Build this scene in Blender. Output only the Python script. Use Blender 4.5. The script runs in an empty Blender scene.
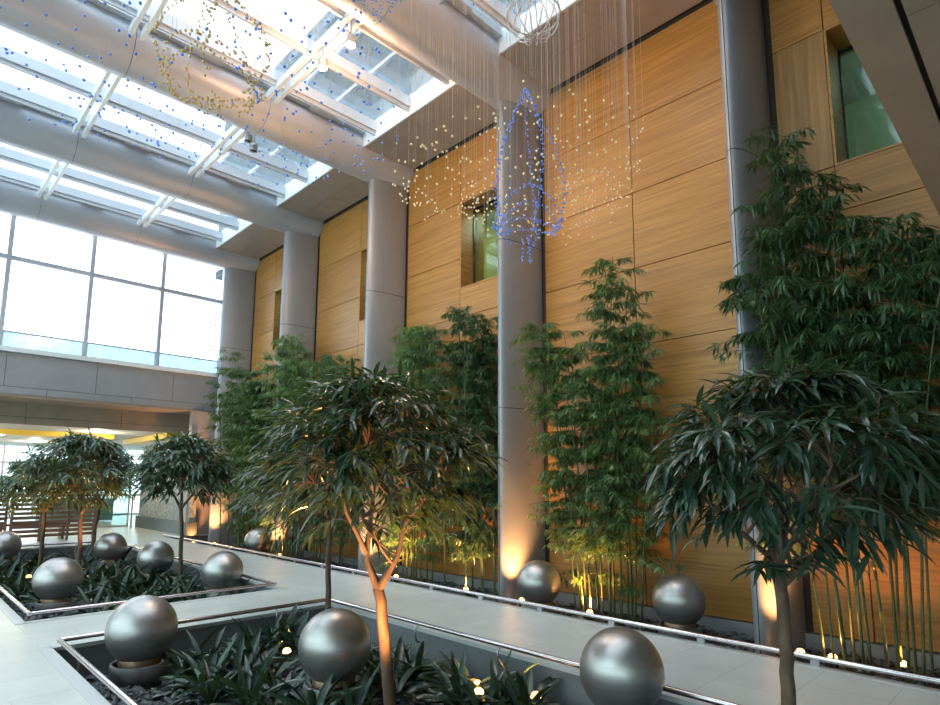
import bpy, math, random
from mathutils import Vector, Matrix
R = random.Random
PI = math.pi
sc = bpy.context.scene
col = sc.collection

# ------------------------------------------------------------------ helpers
class MB:
    """collects shapes; build() links them as one mesh object"""
    def __init__(s): s.v = []; s.f = []; s.m = []; s.s = []
    def add(s, vs, fs, mat=0, smooth=False):
        o = len(s.v); s.v.extend([tuple(p) for p in vs])
        for f in fs:
            s.f.append([i + o for i in f]); s.m.append(mat); s.s.append(smooth)
    def box(s, x0, x1, y0, y1, z0, z1, mat=0, bev=0.0):
        if bev <= 0:
            v = [(x0,y0,z0),(x1,y0,z0),(x1,y1,z0),(x0,y1,z0),(x0,y0,z1),(x1,y0,z1),(x1,y1,z1),(x0,y1,z1)]
            s.add(v, [(0,3,2,1),(4,5,6,7),(0,1,5,4),(1,2,6,5),(2,3,7,6),(3,0,4,7)], mat); return
        b = bev
        v = []
        for (z, i) in ((z0,b),(z0+b,0),(z1-b,0),(z1,b)):
            xa, xb, ya, yb = x0+i, x1-i, y0+i, y1-i
            c = b if i == 0 else b*.4
            v += [(xa+c,ya,z),(xb-c,ya,z),(xb,ya+c,z),(xb,yb-c,z),(xb-c,yb,z),(xa+c,yb,z),(xa,yb-c,z),(xa,ya+c,z)]
        f = [tuple(range(7,-1,-1)), tuple(range(24,32))]
        for k in range(3):
            for j in range(8):
                a = k*8+j; c2 = k*8+(j+1)%8
                f.append((a, c2, c2+8, a+8))
        s.add(v, f, mat)
    def tube(s, pts, rad, n=10, mat=0, caps=True, smooth=True):
        pts = [Vector(p) for p in pts]
        if not isinstance(rad, (list, tuple)): rad = [rad]*len(pts)
        vs = []; prev = None
        for i, p in enumerate(pts):
            t = (pts[min(i+1,len(pts)-1)] - pts[max(i-1,0)])
            if t.length < 1e-9: t = Vector((0,0,1))
            t.normalize()
            if prev is None:
                a = Vector((0,0,1)) if abs(t.z) < .9 else Vector((1,0,0))
                u = t.cross(a).normalized()
            else:
                u = (prev - t*prev.dot(t)).normalized()
            prev = u; w = t.cross(u)
            for k in range(n):
                an = 2*PI*k/n
                vs.append(p + (u*math.cos(an) + w*math.sin(an))*rad[i])
        fs = []
        for i in range(len(pts)-1):
            for k in range(n):
                a = i*n+k; b = i*n+(k+1)%n
                fs.append((a, b, b+n, a+n))
        s.add(vs, fs, mat, smooth)
        if caps:
            s.add(vs[:n], [list(range(n-1,-1,-1))], mat); s.add(vs[-n:], [list(range(n))], mat)
    def lathe(s, prof, n=32, c=(0,0,0), mat=0, smooth=True):
        vs = []; fs = []
        for (r, z) in prof:
            for k in range(n):
                a = 2*PI*k/n
                vs.append((c[0]+r*math.cos(a), c[1]+r*math.sin(a), c[2]+z))
        for i in range(len(prof)-1):
            for k in range(n):
                a = i*n+k; b = i*n+(k+1)%n
                fs.append((a, b, b+n, a+n))
        s.add(vs, fs, mat, smooth)
    def build(s, name, mats, parent=None, loc=None):
        me = bpy.data.meshes.new(name)
        me.from_pydata(s.v, [], s.f)
        if not isinstance(mats, (list, tuple)): mats = [mats]
        for m in mats: me.materials.append(m)
        me.polygons.foreach_set('material_index', s.m)
        me.polygons.foreach_set('use_smooth', s.s)
        me.update()
        o = bpy.data.objects.new(name, me); col.objects.link(o)
        if parent: o.parent = parent
        if loc: o.location = loc
        return o

def tag(o, label, cat, group=None, kind=None):
    o['label'] = label; o['category'] = cat
    if group: o['group'] = group
    if kind: o['kind'] = kind
    return o
def empty(name, loc=(0,0,0), rz=0.0):
    o = bpy.data.objects.new(name, None); col.objects.link(o)
    o.location = loc; o.rotation_euler = (0,0,rz); o.empty_display_size = .2
    return o
def copy_tree(o, parent=None):
    c = o.copy(); col.objects.link(c)
    if parent: c.parent = parent
    for ch in list(o.children): copy_tree(ch, c)
    return c
def lamp(kind, name, loc, energy, color, parent=None, size=.05, rot=None, spot=None, blend=.5):
    l = bpy.data.lights.new(name, kind); l.energy = energy; l.color = color
    if kind == 'AREA': l.size = size
    else: l.shadow_soft_size = size
    if spot: l.spot_size = spot; l.spot_blend = blend
    o = bpy.data.objects.new(name, l); col.objects.link(o)
    o.location = loc
    if rot: o.rotation_euler = rot
    if parent: o.parent = parent
    return o

# ------------------------------------------------------------------ materials
def mat_base(name):
    m = bpy.data.materials.new(name); m.use_nodes = True
    nt = m.node_tree; return m, nt, nt.nodes['Principled BSDF']
def setin(b, **k):
    for n, v in k.items(): b.inputs[n.replace('_',' ')].default_value = v
def plain(name, c, rough=.5, metal=0.0, spec=.5):
    m, nt, b = mat_base(name)
    setin(b, Base_Color=(*c,1), Roughness=rough, Metallic=metal); b.inputs['Specular IOR Level'].default_value = spec
    return m
def noisy(name, c1, c2, scale=(1,1,1), rough=.5, metal=0.0, bump=0.0, detail=4, lo=.35, hi=.65, island=0.0, spec=.5, dist=.02):
    m, nt, b = mat_base(name)
    N = nt.nodes; L = nt.links
    tc = N.new('ShaderNodeTexCoord'); mp = N.new('ShaderNodeMapping'); nz = N.new('ShaderNodeTexNoise'); cr = N.new('ShaderNodeValToRGB')
    mp.inputs['Scale'].default_value = scale; nz.inputs['Scale'].default_value = 1; nz.inputs['Detail'].default_value = detail
    L.new(tc.outputs['Object'], mp.inputs['Vector'])
    src = mp.outputs['Vector']
    if island:
        g = N.new('ShaderNodeNewGeometry'); vm = N.new('ShaderNodeVectorMath'); vm.operation = 'ADD'
        sc_ = N.new('ShaderNodeMath'); sc_.operation = 'MULTIPLY'; sc_.inputs[1].default_value = 37
        L.new(g.outputs['Random Per Island'], sc_.inputs[0]); L.new(mp.outputs['Vector'], vm.inputs[0]); L.new(sc_.outputs[0], vm.inputs[1]); src = vm.outputs[0]
    L.new(src, nz.inputs['Vector'])
    cr.color_ramp.elements[0].position = lo; cr.color_ramp.elements[1].position = hi
    cr.color_ramp.elements[0].color = (*c1,1); cr.color_ramp.elements[1].color = (*c2,1)
    L.new(nz.outputs['Fac'], cr.inputs['Fac'])
    out = cr.outputs['Color']
    if island:
        hs = N.new('ShaderNodeHueSaturation'); mr = N.new('ShaderNodeMapRange')
        mr.inputs['To Min'].default_value = 1-island; mr.inputs['To Max'].default_value = 1+island
        L.new(g.outputs['Random Per Island'], mr.inputs['Value']); L.new(mr.outputs[0], hs.inputs['Value']); L.new(out, hs.inputs['Color']); out = hs.outputs['Color']
    L.new(out, b.inputs['Base Color'])
    setin(b, Roughness=rough, Metallic=metal); b.inputs['Specular IOR Level'].default_value = spec
    if bump:
        bp = N.new('ShaderNodeBump'); bp.inputs['Strength'].default_value = bump; bp.inputs['Distance'].default_value = dist
        L.new(nz.outputs['Fac'], bp.inputs['Height']); L.new(bp.outputs['Normal'], b.inputs['Normal'])
    return m
def emit(name, c, s):
    m, nt, b = mat_base(name)
    setin(b, Base_Color=(*c,1), Roughness=.4); b.inputs['Emission Color'].default_value = (*c,1); b.inputs['Emission Strength'].default_value = s
    return m
def pane(name, tint, refl=.12, rough=.02, frit=0.0, fritcol=(.5,.6,.7), fscale=30):
    """thin architectural glass: tinted see-through plus a mirror share; frit adds a printed pattern of dots"""
    m = bpy.data.materials.new(name); m.use_nodes = True
    nt = m.node_tree; N = nt.nodes; L = nt.links; N.clear()
    o = N.new('ShaderNodeOutputMaterial'); tr = N.new('ShaderNodeBsdfTransparent'); gl = N.new('ShaderNodeBsdfGlossy'); mx = N.new('ShaderNodeMixShader')
    tr.inputs['Color'].default_value = (*tint,1); gl.inputs['Roughness'].default_value = rough
    fr = N.new('ShaderNodeLayerWeight'); fr.inputs['Blend'].default_value = .25
    ad = N.new('ShaderNodeMath'); ad.operation = 'MULTIPLY_ADD'; ad.inputs[1].default_value = .6; ad.inputs[2].default_value = refl; ad.use_clamp = True
    L.new(fr.outputs['Fresnel'], ad.inputs[0]); L.new(ad.outputs[0], mx.inputs['Fac']); L.new(tr.outputs[0], mx.inputs[1]); L.new(gl.outputs[0], mx.inputs[2])
    last = mx
    if frit:
        tc = N.new('ShaderNodeTexCoord'); nz = N.new('ShaderNodeTexNoise'); nz.inputs['Scale'].default_value = fscale; nz.inputs['Detail'].default_value = 3
        cr = N.new('ShaderNodeValToRGB'); cr.color_ramp.elements[0].position = .45; cr.color_ramp.elements[1].position = .65
        cr.color_ramp.elements[0].color = (0,0,0,1); cr.color_ramp.elements[1].color = (frit,frit,frit,1)
        tl = N.new('ShaderNodeBsdfTranslucent'); tl.inputs['Color'].default_value = (*fritcol,1)
        mx2 = N.new('ShaderNodeMixShader')
        L.new(tc.outputs['Object'], nz.inputs['Vector']); L.new(nz.outputs['Fac'], cr.inputs['Fac']); L.new(cr.outputs['Color'], mx2.inputs['Fac'])
        L.new(mx.outputs[0], mx2.inputs[1]); L.new(tl.outputs[0], mx2.inputs[2]); last = mx2
    L.new(last.outputs[0], o.inputs['Surface'])
    return m
def leafmat(name, c1, c2, rough=.35, trans=.25, tcol=(.2,.35,.05)):
    m, nt, b = mat_base(name); N = nt.nodes; L = nt.links
    g = N.new('ShaderNodeNewGeometry'); cr = N.new('ShaderNodeValToRGB')
    cr.color_ramp.elements[0].color = (*c1,1); cr.color_ramp.elements[1].color = (*c2,1)
    L.new(g.outputs['Random Per Island'], cr.inputs['Fac']); L.new(cr.outputs['Color'], b.inputs['Base Color'])
    setin(b, Roughness=rough)
    tl = N.new('ShaderNodeBsdfTranslucent'); tl.inputs['Color'].default_value = (*tcol,1)
    mx = N.new('ShaderNodeMixShader'); mx.inputs['Fac'].default_value = trans
    out = N['Material Output']
    L.new(b.outputs[0], mx.inputs[1]); L.new(tl.outputs[0], mx.inputs[2]); L.new(mx.outputs[0], out.inputs['Surface'])
    return m

def floor_mat():
    m, nt, b = mat_base('stone_tiles'); N = nt.nodes; L = nt.links
    tc = N.new('ShaderNodeTexCoord'); br = N.new('ShaderNodeTexBrick'); nz = N.new('ShaderNodeTexNoise'); mx = N.new('ShaderNodeMixRGB'); cr = N.new('ShaderNodeValToRGB')
    br.inputs['Scale'].default_value = 1; br.inputs['Brick Width'].default_value = .9; br.inputs['Row Height'].default_value = .6
    br.inputs['Mortar Size'].default_value = .005; br.inputs['Mortar Smooth'].default_value = .2; br.offset = .5
    br.inputs['Color1'].default_value = (.60,.615,.59,1); br.inputs['Color2'].default_value = (.56,.58,.56,1); br.inputs['Mortar'].default_value = (.43,.44,.43,1)
    nz.inputs['Scale'].default_value = 2.2; nz.inputs['Detail'].default_value = 8
    cr.color_ramp.elements[0].position = .3; cr.color_ramp.elements[1].position = .7
    cr.color_ramp.elements[0].color = (.9,.9,.9,1); cr.color_ramp.elements[1].color = (1.04,1.04,1.03,1)
    mx.blend_type = 'MULTIPLY'; mx.inputs['Fac'].default_value = 1
    L.new(tc.outputs['Object'], br.inputs['Vector']); L.new(tc.outputs['Object'], nz.inputs['Vector']); L.new(nz.outputs['Fac'], cr.inputs['Fac'])
    L.new(br.outputs['Color'], mx.inputs[1]); L.new(cr.outputs['Color'], mx.inputs[2]); L.new(mx.outputs[0], b.inputs['Base Color'])
    setin(b, Roughness=.3); b.inputs['Specular IOR Level'].default_value = .45
    return m

M = {}
M['floor'] = floor_mat()
M['wood'] = noisy('wood_veneer', (.30,.126,.025), (.50,.238,.055), (3,.75,26), .40, 0, .04, 9, .28, .72, island=.09)
M['wood_upright'] = noisy('wood_veneer_upright', (.27,.13,.034), (.42,.22,.07), (5,20,.7), .42, 0, .05, 6, .3, .7, island=.05)
M['wood_gap'] = plain('panel_gap', (.05,.03,.018), .8)
M['column'] = noisy('painted_aluminium', (.315,.32,.34), (.35,.355,.375), (1.5,1.5,.6), .38, .35, 0, 3)
M['beam'] = noisy('painted_aluminium_beam', (.41,.425,.475), (.455,.47,.52), (.6,1.5,1.5), .42, .2, 0, 3)
M['gap'] = plain('dark_joint', (.02,.02,.022), .8)
M['soffit'] = noisy('soffit_metal', (.38,.325,.285), (.42,.355,.31), (3,3,1), .45, .3, 0, 3)
M['dark_soffit'] = noisy('bronze_soffit', (.36,.285,.225), (.41,.325,.255), (2.5,2.5,2.5), .55, .15, 0, 5)
M['parapet'] = noisy('grey_metal_panel', (.33,.335,.36), (.36,.365,.385), (2,2,2), .45, .3, 0, 3)
M['white_metal'] = plain('white_metal', (.78,.80,.82), .4)
M['light_bar'] = plain('pale_grey_bar', (.55,.58,.63), .4, .2)
M['frame'] = plain('window_frame_grey', (.46,.50,.56), .4, .2)
M['sill'] = plain('white_sill', (.82,.83,.84), .35)
M['sky_glass'] = pane('skylight_glass', (.88,.95,.985), .05, .02, .12, (.75,.85,.95), 55)
M['end_glass'] = pane('end_window_glass', (.95,.98,1.0), .04)
M['band_glass'] = pane('frosted_band_glass', (.42,.52,.62), .08, .15, .5, (.5,.6,.7), 4)
M['teal_glass'] = pane('teal_window_glass', (.62,.78,.72), .04, .03)
M['door_glass'] = pane('door_glass', (.8,.92,.92), .10, .03)
M['ball'] = noisy('brushed_steel_ball', (.38,.355,.345), (.45,.425,.415), (2,2,26), .37, .85, .03, 4, .3, .7)
M['drum'] = noisy('dark_metal_drum', (.16,.155,.15), (.22,.21,.20), (8,8,8), .5, .5, 0, 4)
M['collar'] = plain('bronze_collar', (.25,.17,.11), .4, .7)
M['rail'] = plain('polished_pink_steel', (.62,.55,.56), .22, .95)
M['bracket'] = plain('bracket_steel', (.42,.42,.44), .35, .8)
M['kerb'] = noisy('kerb_slate', (.15,.155,.165), (.19,.195,.205), (5,5,5), .6)
M['kerb_edge'] = plain('kerb_edge_stone', (.52,.53,.53), .4)
M['wall_kerb'] = noisy('wall_kerb_stone', (.24,.235,.24), (.30,.295,.30), (4,4,4), .6)
M['soil'] = noisy('bed_soil', (.018,.018,.02), (.04,.04,.045), (9,9,9), .95)
M['stone'] = noisy('slate_chips', (.05,.055,.062), (.17,.185,.20), (3,3,3), .55, 0, 0, 3, .2, .8, island=.45)
M['bark'] = noisy('grey_brown_bark', (.085,.052,.034), (.17,.105,.068), (14,14,5), .8, 0, .5, 5)
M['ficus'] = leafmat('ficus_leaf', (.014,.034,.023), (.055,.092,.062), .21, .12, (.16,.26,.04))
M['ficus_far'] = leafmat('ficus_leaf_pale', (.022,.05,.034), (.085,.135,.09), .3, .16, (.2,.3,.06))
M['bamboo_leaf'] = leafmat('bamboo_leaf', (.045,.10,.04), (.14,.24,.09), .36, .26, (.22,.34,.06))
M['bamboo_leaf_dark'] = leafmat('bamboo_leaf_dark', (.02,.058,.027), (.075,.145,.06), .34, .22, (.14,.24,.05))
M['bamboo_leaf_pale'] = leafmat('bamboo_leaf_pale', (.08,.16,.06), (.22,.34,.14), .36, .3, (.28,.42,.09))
M['culm'] = noisy('bamboo_culm', (.05,.07,.022), (.12,.135,.045), (3,3,2), .45)
M['strap'] = leafmat('strap_leaf', (.012,.03,.02), (.045,.085,.06), .28, .08, (.12,.2,.04))
M['strap_yellow'] = leafmat('strap_leaf_yellowing', (.04,.07,.02), (.40,.34,.06), .3, .15, (.4,.4,.06))
M['bulb'] = emit('warm_bulb', (1,.62,.28), 40)
M['lens'] = emit('warm_lens', (1,.45,.14), 4)
M['downlight'] = emit('downlight_lens', (1,.9,.75), 8)
M['housing'] = plain('lamp_housing', (.06,.06,.065), .4, .6)
M['lamp_grey'] = plain('lamp_grey', (.35,.36,.38), .4, .5)
M['amber_bead'] = plain('cream_bead', (.86,.74,.46), .2)
M['gold_bead'] = plain('gold_bead', (.62,.42,.14), .25)
M['blue_bead'] = plain('blue_bead', (.14,.30,.88), .2)
M['strand'] = plain('nylon_strand', (.50,.46,.43), .35)
M['plaster'] = noisy('pale_plaster', (.60,.60,.59), (.66,.66,.65), (1,1,1), .7)
M['lobby_ceiling'] = plain('lobby_ceiling', (.55,.53,.50), .6)
M['yellow_panel'] = plain('yellow_panel', (.72,.50,.07), .5)  # yellow base colour stands for the glow of the lit cove
M['water_wall'] = noisy('textured_slate_wall', (.16,.165,.16), (.34,.345,.33), (6,6,9), .5, 0, .8, 8)
M['water_base'] = plain('dark_granite', (.05,.055,.06), .3)
M['pink_stone'] = noisy('pinkish_stone', (.42,.33,.29), (.48,.38,.335), (3,3,3), .5)
M['red_wood'] = noisy('reddish_slat_wood', (.13,.065,.045), (.20,.10,.065), (2,2,20), .5)
M['facade'] = noisy('tower_facade', (.012,.03,.042), (.025,.05,.062), (1,1,1), .6, 0, spec=.2)
M['facade_line'] = plain('tower_ledge', (.75,.80,.82), .4)
M['room_wall'] = plain('office_wall', (.55,.58,.42), .8)
M['room_yellow'] = plain('office_wall_yellow', (.52,.46,.17), .8)
M['monitor'] = plain('monitor_black', (.02,.03,.04), .25)
M['teal'] = plain('teal_cabinet', (.10,.22,.20), .4)

# ------------------------------------------------------------------ layout numbers (metres; floor z = 0, camera above the origin)
WX = 8.6                      # face of the timber wall
COLY = [2.83 + 4.18*k for k in range(5)]
YB = -1.35                    # the bay behind the nearest column
SOF = 9.26
BED = -.36
NP = (1.43, 4.72, .95, 7.56)  # near planter opening
FP = (1.43, 4.78, 9.15, 18.9) # far planter opening
WB = (6.48, WX, -2.0, 20.1)   # bed along the wall
LX = -5.0                     # wall on the other side
PY = 20.2                     # face of the far parapet

# ------------------------------------------------------------------ floor and beds
def holes_grid(xs, ys, holes, z0, z1):
    mb = MB()
    for i in range(len(xs)-1):
        for j in range(len(ys)-1):
            cx, cy = (xs[i]+xs[i+1])/2, (ys[j]+ys[j+1])/2
            if any(h[0] < cx < h[1] and h[2] < cy < h[3] for h in holes): continue
            mb.box(xs[i], xs[i+1], ys[j], ys[j+1], z0, z1)
    return mb
xs = sorted({LX-.3, NP[0], NP[1], FP[1], WB[0], WX+.4})
ys = sorted({-8.0, WB[2], NP[2], NP[3], FP[2], FP[3], WB[3], 36.0})
fl = holes_grid(xs, ys, [NP, FP, WB], -.12, 0).build('floor', M['floor'])
tag(fl, 'pale grey stone tile floor of the atrium around the planting beds', 'floor', kind='structure')
# extra lobby floor to the side
lf = MB(); lf.box(WX+.4, 16, WB[3], 36, -.12, 0)
tag(lf.build('floor_lobby', M['floor']), 'pale tile floor of the lobby beyond the far parapet', 'floor', kind='structure')

def bed(name, h, lab, walls=(1,1,1,1)):
    x0,x1,y0,y1 = h
    b = MB(); b.box(x0-.12, x1+.12, y0-.12, y1+.12, BED-.2, BED)
    tag(b.build(name+'_base', M['soil']), 'dark soil bottom of the '+lab, 'planting bed', kind='structure')
    k = MB(); t = .1
    if walls[0]: k.box(x0-t, x0+.004, y0-t, y1+t, BED, -.035, 0); k.box(x0-t, x0+.012, y0-t, y1+t, -.035, .006, 1)
    if walls[1]: k.box(x1-.004, x1+t, y0-t, y1+t, BED, -.035, 0); k.box(x1-.012, x1+t, y0-t, y1+t, -.035, .006, 1)
    if walls[2]: k.box(x0, x1, y0-t, y0+.004, BED, -.035, 0); k.box(x0, x1, y0-t, y0+.012, -.035, .006, 1)
    if walls[3]: k.box(x0, x1, y1-.004, y1+t, BED, -.035, 0); k.box(x0, x1, y1-.012, y1+t, -.035, .006, 1)
    tag(k.build(name+'_kerb', [M['kerb'], M['kerb_edge']]), 'dark stone kerb lining the '+lab, 'kerb', kind='structure')
bed('near_planter', NP, 'near sunken planter')
bed('far_planter', FP, 'far sunken planter')
bed('wall_bed', WB, 'long sunken bed along the timber wall', (1,0,1,1))

def chips(name, h, n, seed, lab, avoid=(), smin=.018, smax=.045):
    r = R(seed); mb = MB(); x0,x1,y0,y1 = h
    for _ in range(n):
        # denser near the camera end
        u = r.random()**1.35
        x = r.uniform(x0+.03, x1-.03); y = y0+.03+(y1-y0-.06)*u
        if any((x-a)**2+(y-b)**2 < c*c for a,b,c in avoid): continue
        s = r.uniform(smin, smax); z = BED + r.uniform(.0, .035)
        a = r.uniform(0, 2*PI); ca, sa = math.cos(a), math.sin(a)
        tx, ty = r.uniform(-.5,.5), r.uniform(-.5,.5)
        vs = []
        for (px,py,pz) in ((1,.1,0),(.2,.75,.05),(-.9,.35,0),(-.6,-.6,.05),(.45,-.7,0),(.15,.1,.55),(-.25,-.1,.45),(0,0,-.4)):
            px *= s*r.uniform(.75,1.25); py *= s*r.uniform(.6,1.1); pz *= s*r.uniform(.7,1.3)
            zz = pz + px*tx + py*ty
            vs.append((x+px*ca-py*sa, y+px*sa+py*ca, z+zz+s*.25))
        mb.add(vs, [(0,1,5),(1,2,6,5),(2,3,6),(3,4,5,6),(4,0,5),(1,0,7),(2,1,7),(3,2,7),(4,3,7),(0,4,7)])
    tag(mb.build(name, M['stone']), lab, 'stone chips', kind='stuff')

# ------------------------------------------------------------------ timber wall with window openings
WIN = [(-.6, 1.87, 5.87, 7.86), (7.62, 9.05, 5.87, 7.86), (12.2, 12.92, 5.87, 7.86), (16.5, 17.8, 5.87, 7.86)]
zrows = [-.16, 1.3, 2.62, 3.93, 5.24, 6.56, 7.86, 9.22]
wall = MB()
def panel(y0, y1, z0, z1):
    g = .006
    for (a,b,c,d) in WIN:          # cut the opening out of the panel
        if y0 < b-.01 and y1 > a+.01 and z0 < d-.01 and z1 > c+.01:
            if y0 < a-.02: panel(y0, a, z0, z1)
            if y1 > b+.02: panel(b, y1, z0, z1)
            m0, m1 = max(y0,a), min(y1,b)
            if z0 < c-.02: panel(m0, m1, z0, c)
            if z1 > d+.02: panel(m0, m1, d, z1)
            return
    if y1-y0 < .03 or z1-z0 < .03: return
    up = (y0 > 1.8 and y1 < 2.7 and z0 > 5.2 and z1 < 8)
    wall.box(WX, WX+.04, y0+g, y1-g, z0+g, z1-g, 1 if up else 0, .003)
ysplit = []
cols_y = [YB] + COLY
for k in range(len(cols_y)-1):
    a, b = cols_y[k]+.30, cols_y[k+1]-.30
    mid = {0:[1.87], 1:[4.84], 2:[9.05], 3:[12.92], 4:[17.8]}[k]
    e = [a]+mid+[b]
    for i in range(len(e)-1):
        for j in range(len(zrows)-1):
            if k == 0 and i == 1 and zrows[j] > 5.2 and zrows[j] < 7.0:
                if zrows[j] < 6: panel(e[i], e[i+1], 5.24, 5.87); panel(e[i], e[i+1], 5.87, 7.86)
                continue
            panel(e[i], e[i+1], zrows[j], zrows[j+1])
for j in range(len(zrows)-1): panel(-8, YB-.3, zrows[j], zrows[j+1])
# dark backing with the openings left free
by = sorted({-8.0, 20.3} | {w[0] for w in WIN} | {w[1] for w in WIN})
for i in range(len(by)-1):
    c = (by[i]+by[i+1])/2
    w = [w for w in WIN if w[0] < c < w[1]]
    if w:
        wall.box(WX+.045, WX+.3, by[i], by[i+1], BED, 5.87, 2); wall.box(WX+.045, WX+.3, by[i], by[i+1], 7.86, 10.2, 2)
    else: wall.box(WX+.045, WX+.3, by[i], by[i+1], BED, 10.2, 2)
# timber reveals
for (a,b,c,d) in WIN:
    wall.box(WX-.001, WX+.72, a, a+.03, c, d, 0); wall.box(WX-.001, WX+.72, b-.03, b, c, d, 0)
    wall.box(WX-.001, WX+.72, a+.03, b-.03, c, c+.03, 0); wall.box(WX-.001, WX+.72, a+.03, b-.03, d-.03, d, 0)
tag(wall.build('wall_right', [M['wood'], M['wood_upright'], M['wood_gap']]), 'tall wall of honey coloured timber panels behind the grey columns', 'wall', kind='structure')
wk = MB(); wk.box(WX-.05, WX+.05, WB[2], 20.1, BED-.02, -.17)
tag(wk.build('baseboard_right', M['wall_kerb']), 'grey stone plinth at the foot of the timber wall', 'plinth', kind='structure')

wlab = ['large teal window high on the timber wall beside the nearest column', 'window with a yellow room behind, left of the column behind the bead sculpture',
        'narrow window slot half hidden by the middle column', 'small window in the farthest timber bay']
for n, (a,b,c,d) in enumerate(WIN):
    e = empty('window_%d' % (n+1), (WX+(.6 if n == 0 else .4), (a+b)/2, c)); tag(e, wlab[n], 'window', kind='structure')
    hw, hh = (b-a)/2, d-c
    g = MB(); g.box(-.006, .006, -hw+.04, hw-.04, .04, hh-.04); g.build('pane', M['teal_glass'], e)
    f = MB()
    for s in (-1,1): f.box(-.03, .03, s*hw-(.05 if s>0 else 0), s*hw+(0 if s>0 else .05), 0, hh)
    f.box(-.03,.03,-hw,hw,0,.05); f.box(-.03,.03,-hw,hw,hh-.05,hh); f.build('window_frame', M['monitor'], e)
    rm = MB(); x1 = 2.2
    rm.box(x1, x1+.05, -hw-1, hw+1, -.9, hh+.4, 0); rm.box(.12, x1, -hw-1, hw+1, hh+.4, hh+.45, 1); rm.box(.12, x1, -hw-1, hw+1, -.95, -.9, 1)
    rm.box(.12, x1, -hw-1.05, -hw-1, -.9, hh+.4, 0); rm.box(.12, x1, hw+1, hw+1.05, -.9, hh+.4, 0)
    rm.build('office_room', [M['room_yellow'] if n == 1 else M['room_wall'], M['plaster']], e)
    lamp('POINT', 'office_lamp', (1.0, 0, hh+.1), (16 if n == 0 else 60), (.85,1,.85) if n == 0 else (1,.95,.75), e, .25)
    if n == 1:
        t = empty('monitor', (WX+1.0, 7.86, 5.95)); tag(t, 'dark computer monitor standing on the sill of the yellow room window', 'monitor')
        k = MB(); k.box(-.02,.02,-.22,.22,.1,.42,0,.006); k.build('screen', M['monitor'], t)
        k = MB(); k.tube([(0,0,.02),(0,0,.14)],.025,8); k.box(-.08,.08,-.12,.12,0,.02); k.build('stand', M['housing'], t)
        k = MB(); k.box(WX+.74, WX+1.4, 7.3, 9.3, 5.88, 5.95); tag(k.build('desk_top', M['plaster']), 'pale desk top behind the yellow room window', 'desk')

# ------------------------------------------------------------------ columns
clab = ['nearest grey column, beside the tallest bamboo', 'grey column behind the hanging bead sculpture, lit warm at its base', 'grey column behind the crown of the orange lit tree',
        'fourth grey column from the camera, half behind pale bamboo', 'farthest grey column at the corner of the end window']
def make_column():
    segs = [(BED, 3.0), (3.012, 6.1), (6.112, 9.30)]
    mb = MB(); n = 36
    def ring(z, ins=0.0):
        out = []
        for k in range(n+1):
            t = -PI/2 + PI*k/n
            out.append((-(.97-ins)*math.cos(t), (.22-ins)*math.sin(t), z))
        return out
    for (z0, z1) in segs:
        # two half shells with a fine seam along the nose
        for (ka, kb) in ((0, n//2), (n//2, n)):
            a = ring(z0)[ka:kb+1]; b = ring(z1)[ka:kb+1]
            if ka == 0: a[-1] = (a[-1][0]+.0004, a[-1][1]-.006, z0); b[-1] = (b[-1][0]+.0004, b[-1][1]-.006, z1)
            else: a[0] = (a[0][0]+.0004, a[0][1]+.006, z0); b[0] = (b[0][0]+.0004, b[0][1]+.006, z1)
            m = len(a)
            mb.add(a+b, [(i+1, i, i+m, i+m+1) for i in range(m-1)], 0, True)
            mb.add(b+[(0,b[0][1],z1),(0,b[-1][1],z1)], [tuple(range(m))+(m+1,m)], 0)
    a = ring(BED, .02); b = ring(9.3, .02); m = len(a)
    mb.add(a+b, [(i+1, i, i+m, i+m+1) for i in range(m-1)], 1, True)
    return mb
cmesh = None
for k, y in enumerate(COLY):
    if cmesh is None:
        o = make_column().build('column', [M['column'], M['gap']]); cmesh = o.data
    else:
        o = bpy.data.objects.new('column', cmesh); col.objects.link(o)
    o.location = (WX, y, 0); tag(o, clab[k], 'column', 'grey columns along the timber wall', kind='structure')

# ------------------------------------------------------------------ roof: beams, soffit, skylights
blab = ['roof beam over the nearest column', 'large grey roof beam above the hanging bead sculpture', 'grey roof beam crossing behind the gold bead form', 'third grey roof beam from the top of the view', 'farthest grey roof beam, above the end window']
for k, y in enumerate([YB]+COLY):
    mb = MB(); r = .5; n = 40; zc = 9.35
    cuts = [LX, -2.5, -.05, 2.42, 4.88, WX]
    for i in range(len(cuts)-1):
        a, b = cuts[i]+.005, cuts[i+1]-.005
        mb.tube([(a,y,zc),(b,y,zc)], r, n, 0, True)
    mb.tube([(LX,y,zc),(WX,y,zc)], r-.02, n, 1, True)
    # seams along the flank
    o = mb.build('roof_beam', [M['beam'], M['gap']])
    tag(o, (['roof beam behind the camera']+blab)[k], 'roof beam', 'round grey roof beams', kind='structure')

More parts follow.
